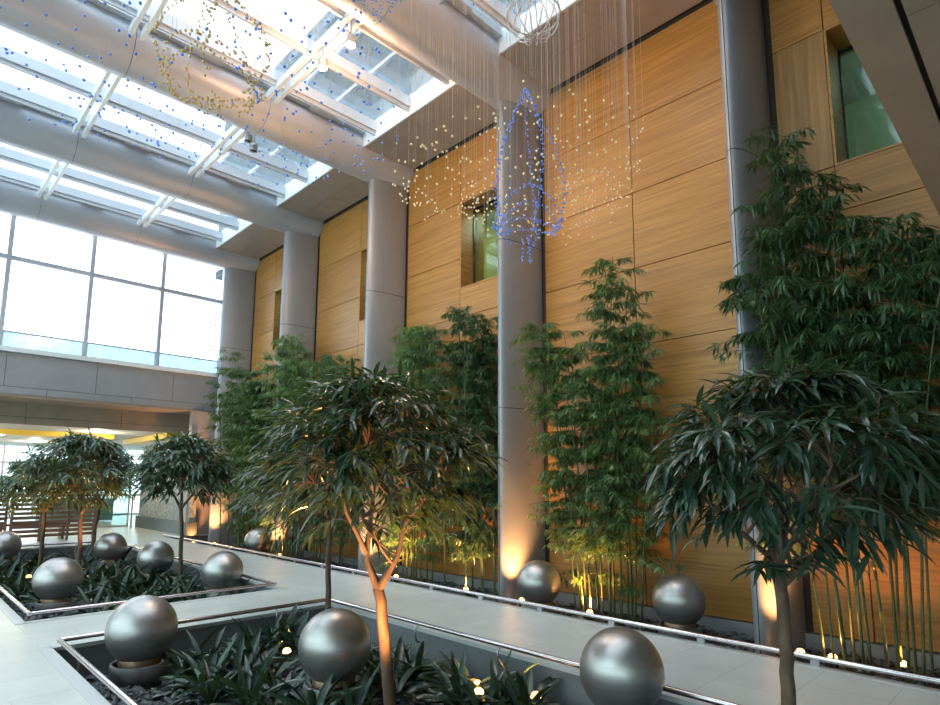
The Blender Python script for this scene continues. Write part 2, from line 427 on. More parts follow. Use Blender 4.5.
bays = [(YB, COLY[0])] + [(COLY[i], COLY[i+1]) for i in range(4)]
baylab = ['over the camera', 'over the hanging bead sculpture', 'with the lit spotlights', 'third from the top of the view', 'nearest the end window']
SX = 7.15
for k, (ya, yb) in enumerate(bays):
    # soffit strip between skylight and timber wall, in real panels
    mb = MB(); y0, y1 = ya, yb
    ym = (ya+yb)/2
    for (a,b) in ((y0, ym-.004), (ym+.004, y1)):
        for (c,d) in ((SX, SX+.72), (SX+.728, WX-.07)):
            mb.box(c, d, a, b, SOF, SOF+.03, 0)
    mb.box(SX+.02, WX, y0, y1, SOF+.035, SOF+.3, 1)
    tag(mb.build('ceiling_soffit', [M['soffit'], M['gap']]), 'metal soffit panels beside the skylight '+baylab[k], 'soffit', kind='structure')
    mb = MB()
    mb.box(LX, LX+1.4, y0, y1, SOF, SOF+.3, 0)
    tag(mb.build('ceiling_soffit_opposite', M['soffit']), 'metal soffit on the glazed side of the skylight '+baylab[k], 'soffit', kind='structure')
    e = empty('skylight', (0, ym, SOF)); tag(e, 'glazed skylight '+baylab[k], 'skylight', 'skylights between the roof beams', kind='structure')
    h = (yb-ya)/2
    u = MB(); u.box(SX-.04, SX+.02, -h, h, .0, .41); u.box(LX+1.38, LX+1.44, -h, h, 0, .41); u.build('upstand', M['white_metal'], e)
    for off in (.85, 2.05, 3.25):
        b = MB(); yy = off-2.09
        b.box(LX+1.44, SX-.04, yy-.07, yy+.07, .16, .38, 0); b.box(LX+1.44, SX-.04, yy-.022, yy+.022, .08, .16, 0)
        b.build('glazing_bar', M['light_bar'], e)
    for s in (-1, 1):
        b = MB(); yy = s*(h-.46)
        b.box(LX+1.44, SX-.04, yy-.12, yy+.12, .30, .42, 0)
        for xx in (-1.3, 1.1, 3.6, 6.0): b.box(xx-.28, xx+.28, yy-.2*(1 if s>0 else .3), yy+.2*(1 if s<0 else .3), .26, .42, 0)
        b.build('edge_bar', M['light_bar'], e)
    for xx in (-2.5, -.05, 2.42, 4.88):
        b = MB()
        for dx in (-.09, .09): b.box(xx+dx-.035, xx+dx+.035, -h+.3, h-.3, .02, .16, 0)
        for yy in (-1.24, -.04, 1.16): b.box(xx-.12, xx+.12, yy-.04, yy+.04, .10, .2, 0)
        b.build('cross_bar', M['white_metal'], e)
    g = MB(); g.box(LX+1.44, SX-.04, -h, h, .42, .435); g.build('glass', M['sky_glass'], e)

ro = MB(); ro.box(LX-.3, WX+.3, -8.3, .75, 9.72, 9.95)  # unseen slab, added to keep daylight off the near end of the wall
tag(ro.build('ceiling_roof_slab', M['soffit']), 'solid roof over the near bridge behind the camera', 'roof', kind='structure')
# neighbouring tower seen through the skylight
tw = MB(); tw.box(WX+.4, WX+6, -8, 24, 9.9, 17.0, 0)
for z in (10.15, 10.4, 10.65, 11.6, 13.3, 15.0): tw.box(WX+.3, WX+.4, -8, 24, z, z+.09, 1)
tag(tw.build('tower_facade', [M['facade'], M['facade_line']]), 'blue grey upper facade seen through the skylight glass', 'building', kind='structure')

# ------------------------------------------------------------------ far end: window wall, parapet, lobby
e = empty('window_5', (0, PY+.25, 5.33)); tag(e, 'tall bright end window with grey mullions above the white sill', 'window', kind='structure')
mull = [-4, -2, 0, 2, 4, 6, 8]
g = MB(); g.box(LX, WX, -.008, .008, .48, 4.3); g.build('glass', M['end_glass'], e)
g = MB(); g.box(LX, WX, -.01, .01, 0, .48); g.build('frosted_band', M['band_glass'], e)
for x in mull:
    b = MB(); b.box(x-.055, x+.055, -.09, .06, 0, 4.3); b.build('mullion', M['frame'], e)
b = MB(); b.box(LX, WX, -.07, .05, 2.52, 2.64); b.build('transom', M['frame'], e)
b = MB(); b.box(LX, WX, -.03, .03, .46, .50); b.build('band_rail', M['frame'], e)
b = MB(); b.box(LX, WX, -.1, .4, 3.9, 5.0); b.build('header', M['white_metal'], e)
lv = MB()
for i in range(18): lv.box(7.72, 8.55, .35, .47, .55+i*.1, .575+i*.1)
tag(lv.build('window_louvre', M['light_bar'], None, (0, PY+.25, 5.33)), 'pale louvre slats outside the end window beside the far column', 'louvre', kind='structure')
pw = MB()
pw.box(LX, WX, PY-.1, PY+.5, 5.2, 5.33, 1)
seams = [LX, -2.2, 0.0, 2.17, 4.33, 6.47, WX+.6]
for i in range(len(seams)-1): pw.box(seams[i]+.006, seams[i+1]-.006, PY, PY+.03, 4.26, 5.19, 0)
s2 = [LX, -1.2, 1.0, 3.15, 5.3, 7.45, WX+.6]
for i in range(len(s2)-1): pw.box(s2[i]+.006, s2[i+1]-.006, PY-.0, PY+.03, 4.06, 4.25, 0)
pw.box(LX, WX+.6, PY+.035, PY+.5, 4.05, 5.2, 2)
pw.box(LX, 16, PY+.03, 21.5, 3.98, 4.06, 3)
tag(pw.build('wall_end', [M['parapet'], M['sill'], M['gap'], M['dark_soffit']]), 'grey panel parapet with a white sill below the end window', 'parapet', kind='structure')
fa = MB(); s3 = [LX, -2.0, 0.4, 2.9, 5.4, 7.9, 16]
fa.box(LX, 16, 21.53, 21.56, 3.345, 4.3, 1)
for i in range(len(s3)-1):
    fa.box(s3[i]+.006, s3[i+1]-.006, 21.5, 21.53, 3.56, 4.0, 0); fa.box(s3[i]+.006, s3[i+1]-.006, 21.5, 21.53, 3.34, 3.55, 0)
tag(fa.build('wall_lobby_fascia', [M['dark_soffit'], M['gap']]), 'brown panel fascia set back under the far parapet', 'fascia', kind='structure')
lc = MB(); lc.box(LX, 16, 21.56, 36, 3.36, 3.5)
tag(lc.build('ceiling_lobby', M['lobby_ceiling']), 'low pale ceiling of the lobby behind the planters', 'ceiling', kind='structure')
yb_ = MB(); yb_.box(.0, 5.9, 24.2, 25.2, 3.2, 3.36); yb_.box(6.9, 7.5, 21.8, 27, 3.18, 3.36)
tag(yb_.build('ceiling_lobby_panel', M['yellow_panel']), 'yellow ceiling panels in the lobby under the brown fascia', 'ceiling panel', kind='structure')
# lobby walls and glazing
wl = MB(); wl.box(LX-.2, LX, 20, 36, 0, 4.1); wl.box(15.8, 16, 20, 36, 0, 4.1); wl.box(8.4, 16, 20.15, 20.4, 0, 4.1)
tag(wl.build('wall_lobby', M['plaster']), 'pale side walls of the lobby', 'wall', kind='structure')
e = empty('window_6', (0, 34.5, 0)); tag(e, 'bright glazed front of the lobby behind the far trees', 'window', kind='structure')
g = MB(); g.box(LX, 15.8, -.01, .01, .05, 3.36); g.build('glass', M['door_glass'], e)
for x in [-4,-2,0,2,4,6,8,10,12,14]:
    b = MB(); b.box(x-.04, x+.04, -.06, .06, 0, 3.36); b.build('mullion', M['frame'], e)
for z in (1.0, 2.55):
    b = MB(); b.box(LX, 15.8, -.04, .04, z-.05, z+.05); b.build('transom', M['frame'], e)
b = MB(); b.box(LX, 15.8, -.05, .05, 0, .08); b.build('sill', M['frame'], e)
og = MB(); og.box(-60, 70, 34.7, 140, -.4, -.15)
tag(og.build('ground_outside', M['plaster']), 'pale paved ground outside the lobby glazing', 'ground', kind='structure')

ww = MB(); ww.box(7.15, 7.35, 19.95, 25.1, .42, 3.0, 0); ww.box(7.08, 7.4, 19.9, 25.2, 0, .42, 1)
tag(ww.build('wall_water', [M['water_wall'], M['water_base']]), 'rough grey stone wall on a dark plinth beside the lobby walkway', 'stone wall', kind='structure')
pk = MB(); pk.box(7.12, WX+.3, 20.15, 20.4, 0, 4.0)
tag(pk.build('wall_bed_end', M['pink_stone']), 'pinkish stone end wall closing the planting bed, lit warm', 'wall', kind='structure')

t = empty('glass_door', (6.35, 25.6, 0)); tag(t, 'clear glass door panel at the end of the lobby walkway', 'door')
g = MB(); g.box(-.55,.55,-.008,.008,.06,2.2); g.build('glass', M['door_glass'], t)
b = MB(); b.box(-.6,-.55,-.03,.03,0,2.25); b.box(.55,.6,-.03,.03,0,2.25); b.box(-.6,.6,-.03,.03,2.2,2.25); b.box(-.6,.6,-.03,.03,0,.06); df = b.build('door_frame', M['frame'], t)
b = MB(); b.tube([(.42,-.06,.85),(.42,-.06,1.35)],.015,8); b.tube([(.42,0,.9),(.42,-.06,.9)],.01,6); b.tube([(.42,0,1.3),(.42,-.06,1.3)],.01,6); b.build('handle', M['rail'], df)
t = empty('bollard_post', (6.98, 25.35, 0)); tag(t, 'slim grey post at the corner of the rough stone wall', 'post')
b = MB(); b.lathe([(0,0),(.06,0),(.06,.02),(.035,.03),(.035,1.1),(.0,1.1)],14); b.build('pole', M['bracket'], t)

t = empty('information_desk', (6.0, 29.5, 0)); tag(t, 'teal fronted desk far back in the lobby by the glazing', 'desk')
b = MB(); b.box(-1.3,1.3,-.35,.35,.06,.95,0,.01); b.build('body', M['teal'], t)
b = MB(); b.box(-1.4,1.4,-.42,.42,.95,1.0,0,.008); b.build('worktop', M['sill'], t)

# slatted timber screens behind the far planter
def screen(x0, x1, y, lab, h=1.25):
    t = empty('slatted_screen', ((x0+x1)/2, y, 0)); tag(t, lab, 'screen', 'reddish slatted screens behind the far planter')
    w = (x1-x0)/2
    b = MB(); z = .12
    while z < h-.06:
        b.box(-w, w, -.012, .012, z, z+.085); z += .125
    b.build('slat_panel', M['red_wood'], t)
    for px in (-w, -w/3, w/3, w):
        p = MB(); p.box(px-.03, px+.03, -.04, .04, 0, h+.04); p.build('post', M['red_wood'], t)
    b = MB(); b.box(-w-.04, w+.04, -.05, .05, h+.0, h+.05); b.build('top_rail', M['red_wood'], t)
screen(.2, 2.62, 20.9, 'reddish slatted timber screen at the left edge behind the far planter')
screen(2.75, 4.75, 20.9, 'reddish slatted timber screen behind the trunks of the far trees')
for (x, lab) in ((3.35, 'reddish timber bench just behind the slatted screen'),):
    t = empty('bench', (x, 21.7, 0)); tag(t, lab, 'bench')
    b = MB(); b.box(-.9,.9,-.25,.25,.42,.47,0,.006); b.build('seat', M['red_wood'], t)
    for s in (-.75,.75):
        b = MB(); b.box(s-.04,s+.04,-.22,.22,0,.42); b.build('leg', M['red_wood'], t)

# ------------------------------------------------------------------ wall across, behind and the near bridge
wl = MB()
wl.box(LX-.3, LX, -8, 20.3, 0, .5, 0); wl.box(LX-.3, LX, -8, 20.3, 8.6, 10.2, 0)
for y in (-8, -1.35, 2.83, 7.01, 11.19, 15.37, 19.9): wl.box(LX-.3, LX, y-.25, y+.25, .5, 8.6, 0)
wl.box(LX-.25, LX-.02, -8, 20.3, 4.0, 4.7, 0); wl.box(LX-.28, LX-.01, -8, .6, 4.0, 8.6, 0)  # last box: solid infill added to block side light at the near end
tag(wl.build('wall_left', M['plaster']), 'pale glazed side wall across the atrium from the timber wall', 'wall', kind='structure')
g = MB(); g.box(LX-.17, LX-.15, -8, 20.3, .5, 8.6)  # unseen glazing, added so daylight reaches the timber wall from the side
tag(g.build('window_7', M['door_glass']), 'tall glazing of the side across the atrium', 'window', kind='structure')
bw = MB(); bw.box(LX-.3, WX+.4, -8.3, -8, 0, 4.2)
tag(bw.build('wall_back', M['plaster']), 'plain wall behind the camera under the near bridge', 'wall', kind='structure')
br = MB(); ey = .64
br.box(LX, WX-.02, ey-.22, ey, 4.06, 4.09, 0)
xsb = [LX, -2.1, .3, 1.9, 3.5, 5.6, WX-.02]
for i in range(len(xsb)-1): br.box(xsb[i]+.008, xsb[i+1]-.008, -1.6, ey-.25, 4.06, 4.09, 0)
for i in range(len(xsb)-1): br.box(xsb[i]+.008, xsb[i+1]-.008, -8, -1.625, 4.06, 4.09, 0)
br.box(LX, WX-.02, -8, ey-.03, 4.10, 4.3, 1)
br.box(LX, WX-.02, ey-.03, ey, 4.09, 5.25, 2); br.box(LX, WX-.02, -8, ey-.03, 5.2, 5.33, 2)
tag(br.build('ceiling_bridge', [M['dark_soffit'], M['gap'], M['parapet']]), 'dark bronze underside of the near bridge at the top right corner', 'soffit', kind='structure')
bk = MB(); bk.box(LX-.3, WX+.4, -8.3, -8, 4.2, 10.2)  # unseen upper wall, given a dark colour to lessen bounced light
tag(bk.build('wall_back_upper', M['dark_soffit']), 'upper wall above the near bridge', 'wall', kind='structure')

# ------------------------------------------------------------------ rails
def rail_loop(name, h, lab, z=.08):
    x0,x1,y0,y1 = h[0]+.06, h[1]-.08, h[2]+.06, h[3]-.06
    t = empty(name, (x0, y0, 0)); tag(t, lab, 'rail')
    w, d = x1-x0, y1-y0
    for (a,b) in (((0,0),(w,0)), ((w,0),(w,d)), ((w,d),(0,d)), ((0,d),(0,0))):
        m = MB(); va = Vector((*a,z)); vb = Vector((*b,z)); dr = (vb-va).normalized()*.022
        m.tube([va-dr, vb+dr], .024, 12); m.build('rail', M['rail'], t)
    def bracket(x, y, nx, ny):
        m = MB()
        pts = [(x,y,z-.015),(x-nx*.035,y-ny*.035,z-.05),(x-nx*.045,y-ny*.045,z-.12),(x-nx*.03,y-ny*.03,z-.19),(x+nx*.05,y+ny*.05,z-.23)]
        m.tube(pts, .011, 8); m.build('bracket', M['bracket'], t)
    n = max(2, int(w/1.15))
    for i in range(n):
        u = (i+.5)*w/n; bracket(u, 0, 0, -1); bracket(u, d, 0, 1)
    n = int(d/1.15)
    for i in range(n):
        u = (i+.5)*d/n; bracket(0, u, -1, 0); bracket(w, u, 1, 0)
rail_loop('planter_rail', NP, 'low polished steel rail around the near planter')
rail_loop('planter_rail', FP, 'low polished steel rail around the far planter')
t = empty('bed_rail', (WB[0]-.03, 0, 0)); tag(t, 'long polished steel rail along the bed at the timber wall', 'rail')
m = MB(); m.tube([(0,-1.9,.08),(0,20.0,.08)], .026, 12); m.build('rail', M['rail'], t)
y = -1.4
while y < 19.8:
    m = MB(); m.box(-.012,.012,-.04,.04,.006,.062); m.build('post', M['bracket'], t, (0, y, 0))
    y += 1.1

# ------------------------------------------------------------------ steel balls on drums
BALLS = [(2.12,7.02,'steel ball on a drum pedestal at the far left corner of the near planter'),
         (3.23,5.08,'steel ball in the middle of the near planter beside the orange lit trunk'),
         (4.32,2.67,'steel ball nearest the camera by the walkway rail of the near planter'),
         (2.17,11.4,'steel ball at the near left corner of the far planter'),
         (4.04,16.1,'steel ball deepest in the far planter, right of the small trees'),
         (4.14,13.2,'steel ball beside the slim trunk at the right side of the far planter'),
         (4.40,10.55,'steel ball at the near right corner of the far planter'),
         (2.30,18.16,'steel ball cut by the left edge of the view in the far planter'),
         (7.46,6.03,'steel ball in front of the warm lit column base'),
         (7.72,3.87,'steel ball by the timber wall between bamboo clump and nearest column'),
         (7.22,15.19,'steel ball far along the wall bed, half hidden by bamboo')]
def make_ball():
    t = empty('steel_ball')
    m = MB(); n = 40; prof = []
    for i in range(n+1):
        a = -PI/2 + PI*i/n; prof.append((.338*math.cos(a)+(.0 if 0<i<n else .0005), .17+.338*math.sin(a)))
    m.lathe(prof, 56); m.build('ball', M['ball'], t)
    m = MB(); m.lathe([(.0,BED+.0),(.275,BED),(.275,-.155),(.268,-.148),(.248,-.148),(.242,-.155),(.242,-.2),(0,-.2)], 48); dr = m.build('drum', M['drum'], t)
    m = MB(); m.lathe([(.20,-.205),(.20,-.10),(.19,-.09),(.0,-.09)], 40); m.build('collar', M['collar'], dr)
    return t
b0 = make_ball()
for i, (x,y,lab) in enumerate(BALLS):
    t = b0 if i == 0 else copy_tree(b0)
    t.location = (x, y, 0)
    if i == 2:
        t.scale = (.965,.965,.965); t.location.z = .072
        for c in t.children:
            if c.name.startswith('drum'): c.scale = (1,1,(.36+.072)/(.36*.965))
    tag(t, lab, 'steel ball', 'steel balls in the planting beds')
ball_avoid = [(x,y,.26) for x,y,_ in BALLS]
chips('slate_chips', (NP[0]+.0, NP[1], NP[2], NP[3]), 7500, 1, 'dark slate chips covering the near planter', ball_avoid, .022, .055)
chips('slate_chips', FP, 7000, 2, 'dark slate chips covering the far planter', ball_avoid, .025, .06)
chips('slate_chips', (WB[0], WX-.05, WB[2], WB[3]), 6500, 3, 'dark slate chips along the bed at the timber wall', ball_avoid+[(WX-.4,y,.3) for y in COLY], .025, .06)

# ------------------------------------------------------------------ foliage builders
UP = Vector((0,0,1))
def leaf(mb, p, d, L, W, droop, rnd, mat=0, fold=.18, segs=3):
    """one pointed blade that arcs over under its own weight"""
    d = d.normalized(); p = Vector(p)
    s = d.cross(UP)
    if s.length < 1e-3: s = Vector((1,0,0))
    s.normalize()
    tw = rnd.uniform(-.5,.5)
    nrm = s.cross(d); s = (s*math.cos(tw)+nrm*math.sin(tw)).normalized()
    ws = {2:[.0,1,0], 3:[.12,.95,.75,0], 4:[.3,.9,1,.7,0]}[segs]
    rows = []; step = L/segs
    for i in range(segs+1):
        w = W*.5*ws[i]; nn = s.cross(d).normalized()
        if w == 0: rows.append([p.copy()])
        else: rows.append([p-s*w+nn*w*fold, p-nn*w*fold, p+s*w+nn*w*fold])
        d = (d + Vector((0,0,-droop))).normalized(); p = p + d*step
    vs = []; idx = []
    for r_ in rows: idx.append(list(range(len(vs), len(vs)+len(r_)))); vs += r_
    fs = []
    for i in range(len(rows)-1):
        a, b = idx[i], idx[i+1]
        if len(a) == 1 and len(b) == 3: fs += [(a[0],b[1],b[0]),(a[0],b[2],b[1])]
        elif len(a) == 3 and len(b) == 3: fs += [(a[0],a[1],b[1],b[0]),(a[1],a[2],b[2],b[1])]
        elif len(a) == 3: fs += [(a[0],a[1],b[0]),(a[1],a[2],b[0])]
    mb.add(vs, fs, mat, True)

def bez(a, b, c, n=6):
    return [a*(1-t)**2 + b*2*t*(1-t) + c*t*t for t in [i/n for i in range(n+1)]]

def ficus(base, trunk, forks, crown, rxy, rz, ntwig, label, seed, leafL=.23, lit=False, leafmat_='ficus', tr=.05, leaves=9, droopy=.28):
    """standard tree: trunk polyline, forks (polylines), umbrella crown of drooping lance leaves; all in world metres"""
    r = R(seed); B = Vector(base); t = empty('ficus_tree', base); tag(t, label, 'tree', 'small ficus trees in the planters')
    loc = lambda p: Vector(p)-B
    tp = [loc(p) for p in trunk]
    m = MB(); n = len(tp); fine = []
    for i in range(n-1):
        for k in range(4): fine.append(tp[i].lerp(tp[i+1], k/4))
    fine.append(tp[-1]); fine.append(tp[-1]+Vector((0,0,.05))); N = len(fine)
    fine = [p+Vector((r.uniform(-.006,.006), r.uniform(-.006,.006), 0)) for p in fine]
    m.tube(fine, [tr*(1.25 if i == 0 else 1.0)*(1-.22*i/N)*(.45 if i == N-1 else 1) for i in range(N)], 12); m.build('trunk', M['bark'], t)
    m = MB(); nodes = []
    for f in forks:
        fp = [loc(p) for p in f]
        pts = []
        for i in range(len(fp)-1):
            for k in range(4): pts.append(fp[i].lerp(fp[i+1], k/4))
        pts.append(fp[-1])
        k0 = .76 if (pts[0]-tp[-1]).length < .09 else .40
        m.tube(pts, [tr*(k0+(min(k0,.52)-k0)*min(1,i/4))*(1-.72*i/len(pts)) for i in range(len(pts))], 9); nodes += pts[3:]
        for q in range(3):          # thinner side branches
            a0 = pts[r.randrange(3, len(pts)-1)]; th = r.uniform(0,2*PI); e0 = a0+Vector((math.cos(th)*.3, math.sin(th)*.3, r.uniform(.15,.4)))
            sb = bez(a0, a0.lerp(e0,.5)+Vector((0,0,-.05)), e0, 5); m.tube(sb, [.013*(1-.12*k) for k in range(6)], 6); nodes += sb[2:]
    C_ = loc(crown); lv = MB()
    for i in range(ntwig):
        for _ in range(30):
            th = r.uniform(0, 2*PI); u = r.random()**.42; h = r.uniform(-.75, 1)
            # umbrella: the widest part sits low, the top is a dome
            prof = math.sqrt(max(0, 1-max(0,h)**2)) if h > -.25 else 1.0 + (h+.25)*.55
            p = C_ + Vector((math.cos(th)*u*rxy*prof, math.sin(th)*u*rxy*prof, h*rz))
            if h > 0 or (u > .62 and h > -.45) or r.random() < .12: break
        near = min(nodes, key=lambda q: (q-p).length + .25*abs(q.z-p.z))
        out = Vector((p.x-C_.x, p.y-C_.y, 0)); 
        if out.length > 1e-4: out.normalize()
        mid = near.lerp(p, .5) + Vector((0,0,.14)) 
        tw = bez(near, mid, p, 5)
        m.tube(tw, [.007*(1-.7*k/5) for k in range(6)], 5)
        nl = leaves
        for k in range(nl):
            f = .45 + .55*(k/(nl-1)); j = min(4, int(f*5)); q = tw[j].lerp(tw[j+1], f*5-j)
            a = r.uniform(0, 2*PI)
            d = (tw[-1]-tw[-2]).normalized()*.5 + out*.55 + Vector((math.cos(a), math.sin(a), r.uniform(-.25,.5)))*.8
            leaf(lv, q, d, leafL*r.uniform(.7,1.2), leafL*.175*r.uniform(.85,1.15), droopy*r.uniform(.5,1.5), r, 0, .2, 3)
    for q in range(5 if seed == 11 else 0):
        a0 = tp[-1]+Vector((0,0,.06)); th = r.uniform(0,2*PI); e0 = a0+Vector((math.cos(th)*.3, math.sin(th)*.3, r.uniform(-.02,.14)))
        sb = bez(a0, a0.lerp(e0,.5)+Vector((0,0,.12)), e0, 5); m.tube(sb, [.008*(1-.12*k) for k in range(6)], 6)
        for k in range(9):
            a = r.uniform(0,2*PI); leaf(lv, sb[2+k%4], (e0-a0).normalized()*.6+Vector((math.cos(a),math.sin(a),r.uniform(-.4,.3)))*.8, leafL*r.uniform(.7,1.1), leafL*.17, droopy*r.uniform(.6,1.5), r, 0, .2, 3)
    m.build('branches', M['bark'], t)
    lv.build('foliage', M[leafmat_], t)
    return t

def bamboo(y, x, label, seed, culms, leafmat_='bamboo_leaf', leafL=.17, dens=1.0, start=.28, spread=.4, group='bamboo clumps along the timber wall', droop=.22):
    """culms: list of (dx, dy, height, lean dx, lean dy)"""
    r = R(seed); t = empty('bamboo_clump', (x, y, BED+.015)); tag(t, label, 'bamboo', group)
    lv = MB()
    for (dx, dy, H, lx, ly) in culms:
        a = Vector((dx,dy,0)); c = Vector((dx+lx, dy+ly, H)); b = Vector((dx+lx*.25, dy+ly*.25, H*.62))
        n = max(10, int(H/.27)); pts = bez(a, b, c, n)
        cm = MB(); P=[]; Q=[]
        r0 = r.uniform(.013,.019)
        for i, p in enumerate(pts):
            rr = r0*(1-.75*(i/n)**1.5)
            if 0 < i < n:
                P += [p-Vector((0,0,.012)), p, p+Vector((0,0,.012))]; Q += [rr, rr*1.28, rr]
            else: P.append(p); Q.append(rr)
        cm.tube(P, Q, 7); 
        for i in range(1, n+1):
            f = min(1, max(0, (i+r.uniform(-.5,.5))/n))
            if f < start+r.uniform(-.08,.08): continue
            q0 = f*n; i0 = min(int(q0), n-1); node = pts[i0].lerp(pts[i0+1], q0-i0)
            nb = 4 if r.random() < .6*dens else 3
            for k in range(nb):
                th = r.uniform(0, 2*PI)
                bl = spread*r.uniform(.45,1.3)*(1.2-.75*f) + .1
                d = Vector((math.cos(th)*.8, math.sin(th), r.uniform(.1,.7))).normalized()
                p0 = node; p1 = p0 + d*bl*.6; p2 = p1 + Vector((d.x,d.y,-.25)).normalized()*bl*.6
                if p2.x + x > WX-.05: p2.x = WX-.05-x-r.uniform(0,.15); p1.x = min(p1.x, p2.x)
                tw = bez(p0, p1, p2, 4)
                cm.tube(tw, [.004,.0035,.003,.0025,.002], 4, caps=False)
                for q in range(int(15*dens*r.uniform(.7,1.3))+3):
                    g = .25+.75*r.random(); j = min(3,int(g*4)); pp = tw[j].lerp(tw[j+1], g*4-j)
                    ph = r.uniform(0, 2*PI)
                    dd = Vector((d.x*.6+math.cos(ph)*.75, d.y*.6+math.sin(ph)*.75, r.uniform(-1.0,.1)))
                    leaf(lv, pp, dd, leafL*r.uniform(.65,1.2), leafL*.155*r.uniform(.8,1.2), droop*r.uniform(.5,1.6), r, 0, .15, 2)
        cm.build('culm', M['culm'], t)
    lv.build('foliage', M[leafmat_], t)
    return t

# ---- ficus trees
ficus((4.26,1.43,BED), [(4.26,1.43,BED),(4.22,1.41,.32),(4.17,1.39,.73),(4.11,1.38,1.07)],
      [[(4.11,1.38,1.05),(4.06,1.42,1.25),(3.86,1.62,1.5),(3.7,1.8,1.75)], [(4.11,1.38,1.07),(4.08,1.34,1.5),(4.15,1.35,2.0)],
       [(4.11,1.38,1.07),(4.22,1.26,1.2),(4.5,1.0,1.55),(4.6,.9,1.8)], [(4.1,1.37,1.2),(4.3,1.6,1.5),(4.5,1.8,1.8)], [(4.1,1.37,1.2),(3.9,1.15,1.5),(3.75,.95,1.8)]],
      (4.20,1.30,1.77), .87, .68, 310, 'dark ficus tree nearest the camera, at the right in front of the nearest column', 11, .235, tr=.047, leaves=9)
ficus((3.36,4.36,BED), [(3.36,4.36,BED),(3.31,4.32,-.19),(3.23,4.30,.36),(3.15,4.30,.80)],
      [[(3.15,4.30,.78),(3.06,4.36,1.04),(3.05,4.32,1.3),(2.85,4.5,1.7)], [(3.15,4.30,.80),(3.24,4.16,1.08),(3.26,4.1,1.35),(3.5,3.9,1.75)],
       [(3.05,4.32,1.3),(3.15,4.4,1.7),(3.05,4.3,2.2)], [(3.05,4.35,1.1),(2.8,4.3,1.45),(2.6,4.2,1.8)], [(3.26,4.1,1.3),(3.4,4.4,1.6),(3.5,4.7,1.85)]],
      (3.0,4.24,1.83), 1.0, .80, 350, 'ficus tree with a forked trunk glowing orange from a floor lamp', 12, .225, tr=.056, leaves=9)
ficus((4.40,7.08,BED), [(4.40,7.08,BED),(4.38,7.1,.3),(4.35,7.08,.67),(4.34,7.05,1.1)],
      [[(4.34,7.05,1.08),(4.2,7.15,1.4),(3.95,7.3,1.8)], [(4.34,7.05,1.08),(4.45,6.95,1.5),(4.6,6.8,1.8)], [(4.34,7.05,1.1),(4.2,7.0,1.6),(4.05,7.2,2.1)]],
      (4.12,7.2,1.62), .9, .92, 300, 'ficus tree with a dark slim trunk at the far corner of the near planter', 13, .22, tr=.04, leaves=9)
ficus((4.28,12.15,BED), [(4.28,12.15,BED),(4.24,12.12,.3),(4.2,12.05,.8),(4.14,11.98,1.2)],
      [[(4.14,11.98,1.18),(4.0,12.1,1.5),(3.8,12.3,1.8)], [(4.14,11.98,1.2),(4.3,11.8,1.5),(4.5,11.6,1.8)], [(4.14,11.98,1.2),(4.1,11.9,1.7),(4.1,11.9,2.2)]],
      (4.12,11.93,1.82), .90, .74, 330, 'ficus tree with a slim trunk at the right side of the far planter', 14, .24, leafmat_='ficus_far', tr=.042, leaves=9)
ficus((3.0,14.05,BED), [(3.0,14.05,BED),(2.98,14.05,.5),(2.93,14.0,1.05)],
      [[(2.93,14.0,1.03),(2.75,14.2,1.4),(2.5,14.4,1.8)], [(2.93,14.0,1.05),(3.1,13.8,1.4),(3.3,13.6,1.8)], [(2.93,14.0,1.05),(2.9,14.0,1.6),(2.85,14,2.2)]],
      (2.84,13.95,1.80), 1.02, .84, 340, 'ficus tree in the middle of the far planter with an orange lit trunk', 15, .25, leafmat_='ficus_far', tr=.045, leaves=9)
ficus((2.62,15.6,BED), [(2.62,15.6,BED),(2.62,15.6,.5),(2.6,15.6,1.05)],
      [[(2.6,15.6,1.03),(2.4,15.8,1.4),(2.2,16,1.7)], [(2.6,15.6,1.05),(2.8,15.4,1.4),(3.0,15.2,1.7)], [(2.6,15.6,1.05),(2.55,15.6,1.5),(2.5,15.6,1.9)]],
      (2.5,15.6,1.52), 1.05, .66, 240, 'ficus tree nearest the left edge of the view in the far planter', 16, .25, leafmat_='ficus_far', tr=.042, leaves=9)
ficus((3.85,16.9,BED), [(3.85,16.9,BED),(3.87,16.9,.6),(3.95,16.9,1.2)],
      [[(3.95,16.9,1.18),(3.8,17,1.6),(3.6,17.1,2)], [(3.95,16.9,1.2),(4.1,16.8,1.6),(4.2,16.7,2)]],
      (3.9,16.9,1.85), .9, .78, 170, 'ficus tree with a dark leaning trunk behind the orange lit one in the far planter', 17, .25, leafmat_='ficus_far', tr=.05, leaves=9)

# ---- bamboo
def rculms(seed, n, hx, hy, h0, h1, lean=.25, biasy=0.0):
    r = R(seed); out = []
    for i in range(n):
        out.append((r.uniform(-hx,hx), -hy+2*hy*(i+.5)/n+r.uniform(-.08,.08), r.uniform(h0,h1), r.uniform(-lean,lean*.4), r.uniform(-lean,lean)+biasy))
    return out
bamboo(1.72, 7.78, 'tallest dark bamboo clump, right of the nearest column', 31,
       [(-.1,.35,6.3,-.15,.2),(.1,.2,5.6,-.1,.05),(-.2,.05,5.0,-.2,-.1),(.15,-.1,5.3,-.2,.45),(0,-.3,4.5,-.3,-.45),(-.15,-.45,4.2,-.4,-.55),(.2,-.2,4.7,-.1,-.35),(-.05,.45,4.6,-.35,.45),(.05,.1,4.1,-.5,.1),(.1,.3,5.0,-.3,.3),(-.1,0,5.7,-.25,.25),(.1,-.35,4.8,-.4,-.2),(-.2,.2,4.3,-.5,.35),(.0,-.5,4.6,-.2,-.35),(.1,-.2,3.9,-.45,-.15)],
       'bamboo_leaf_dark', .185, 2.1, .3, .6)
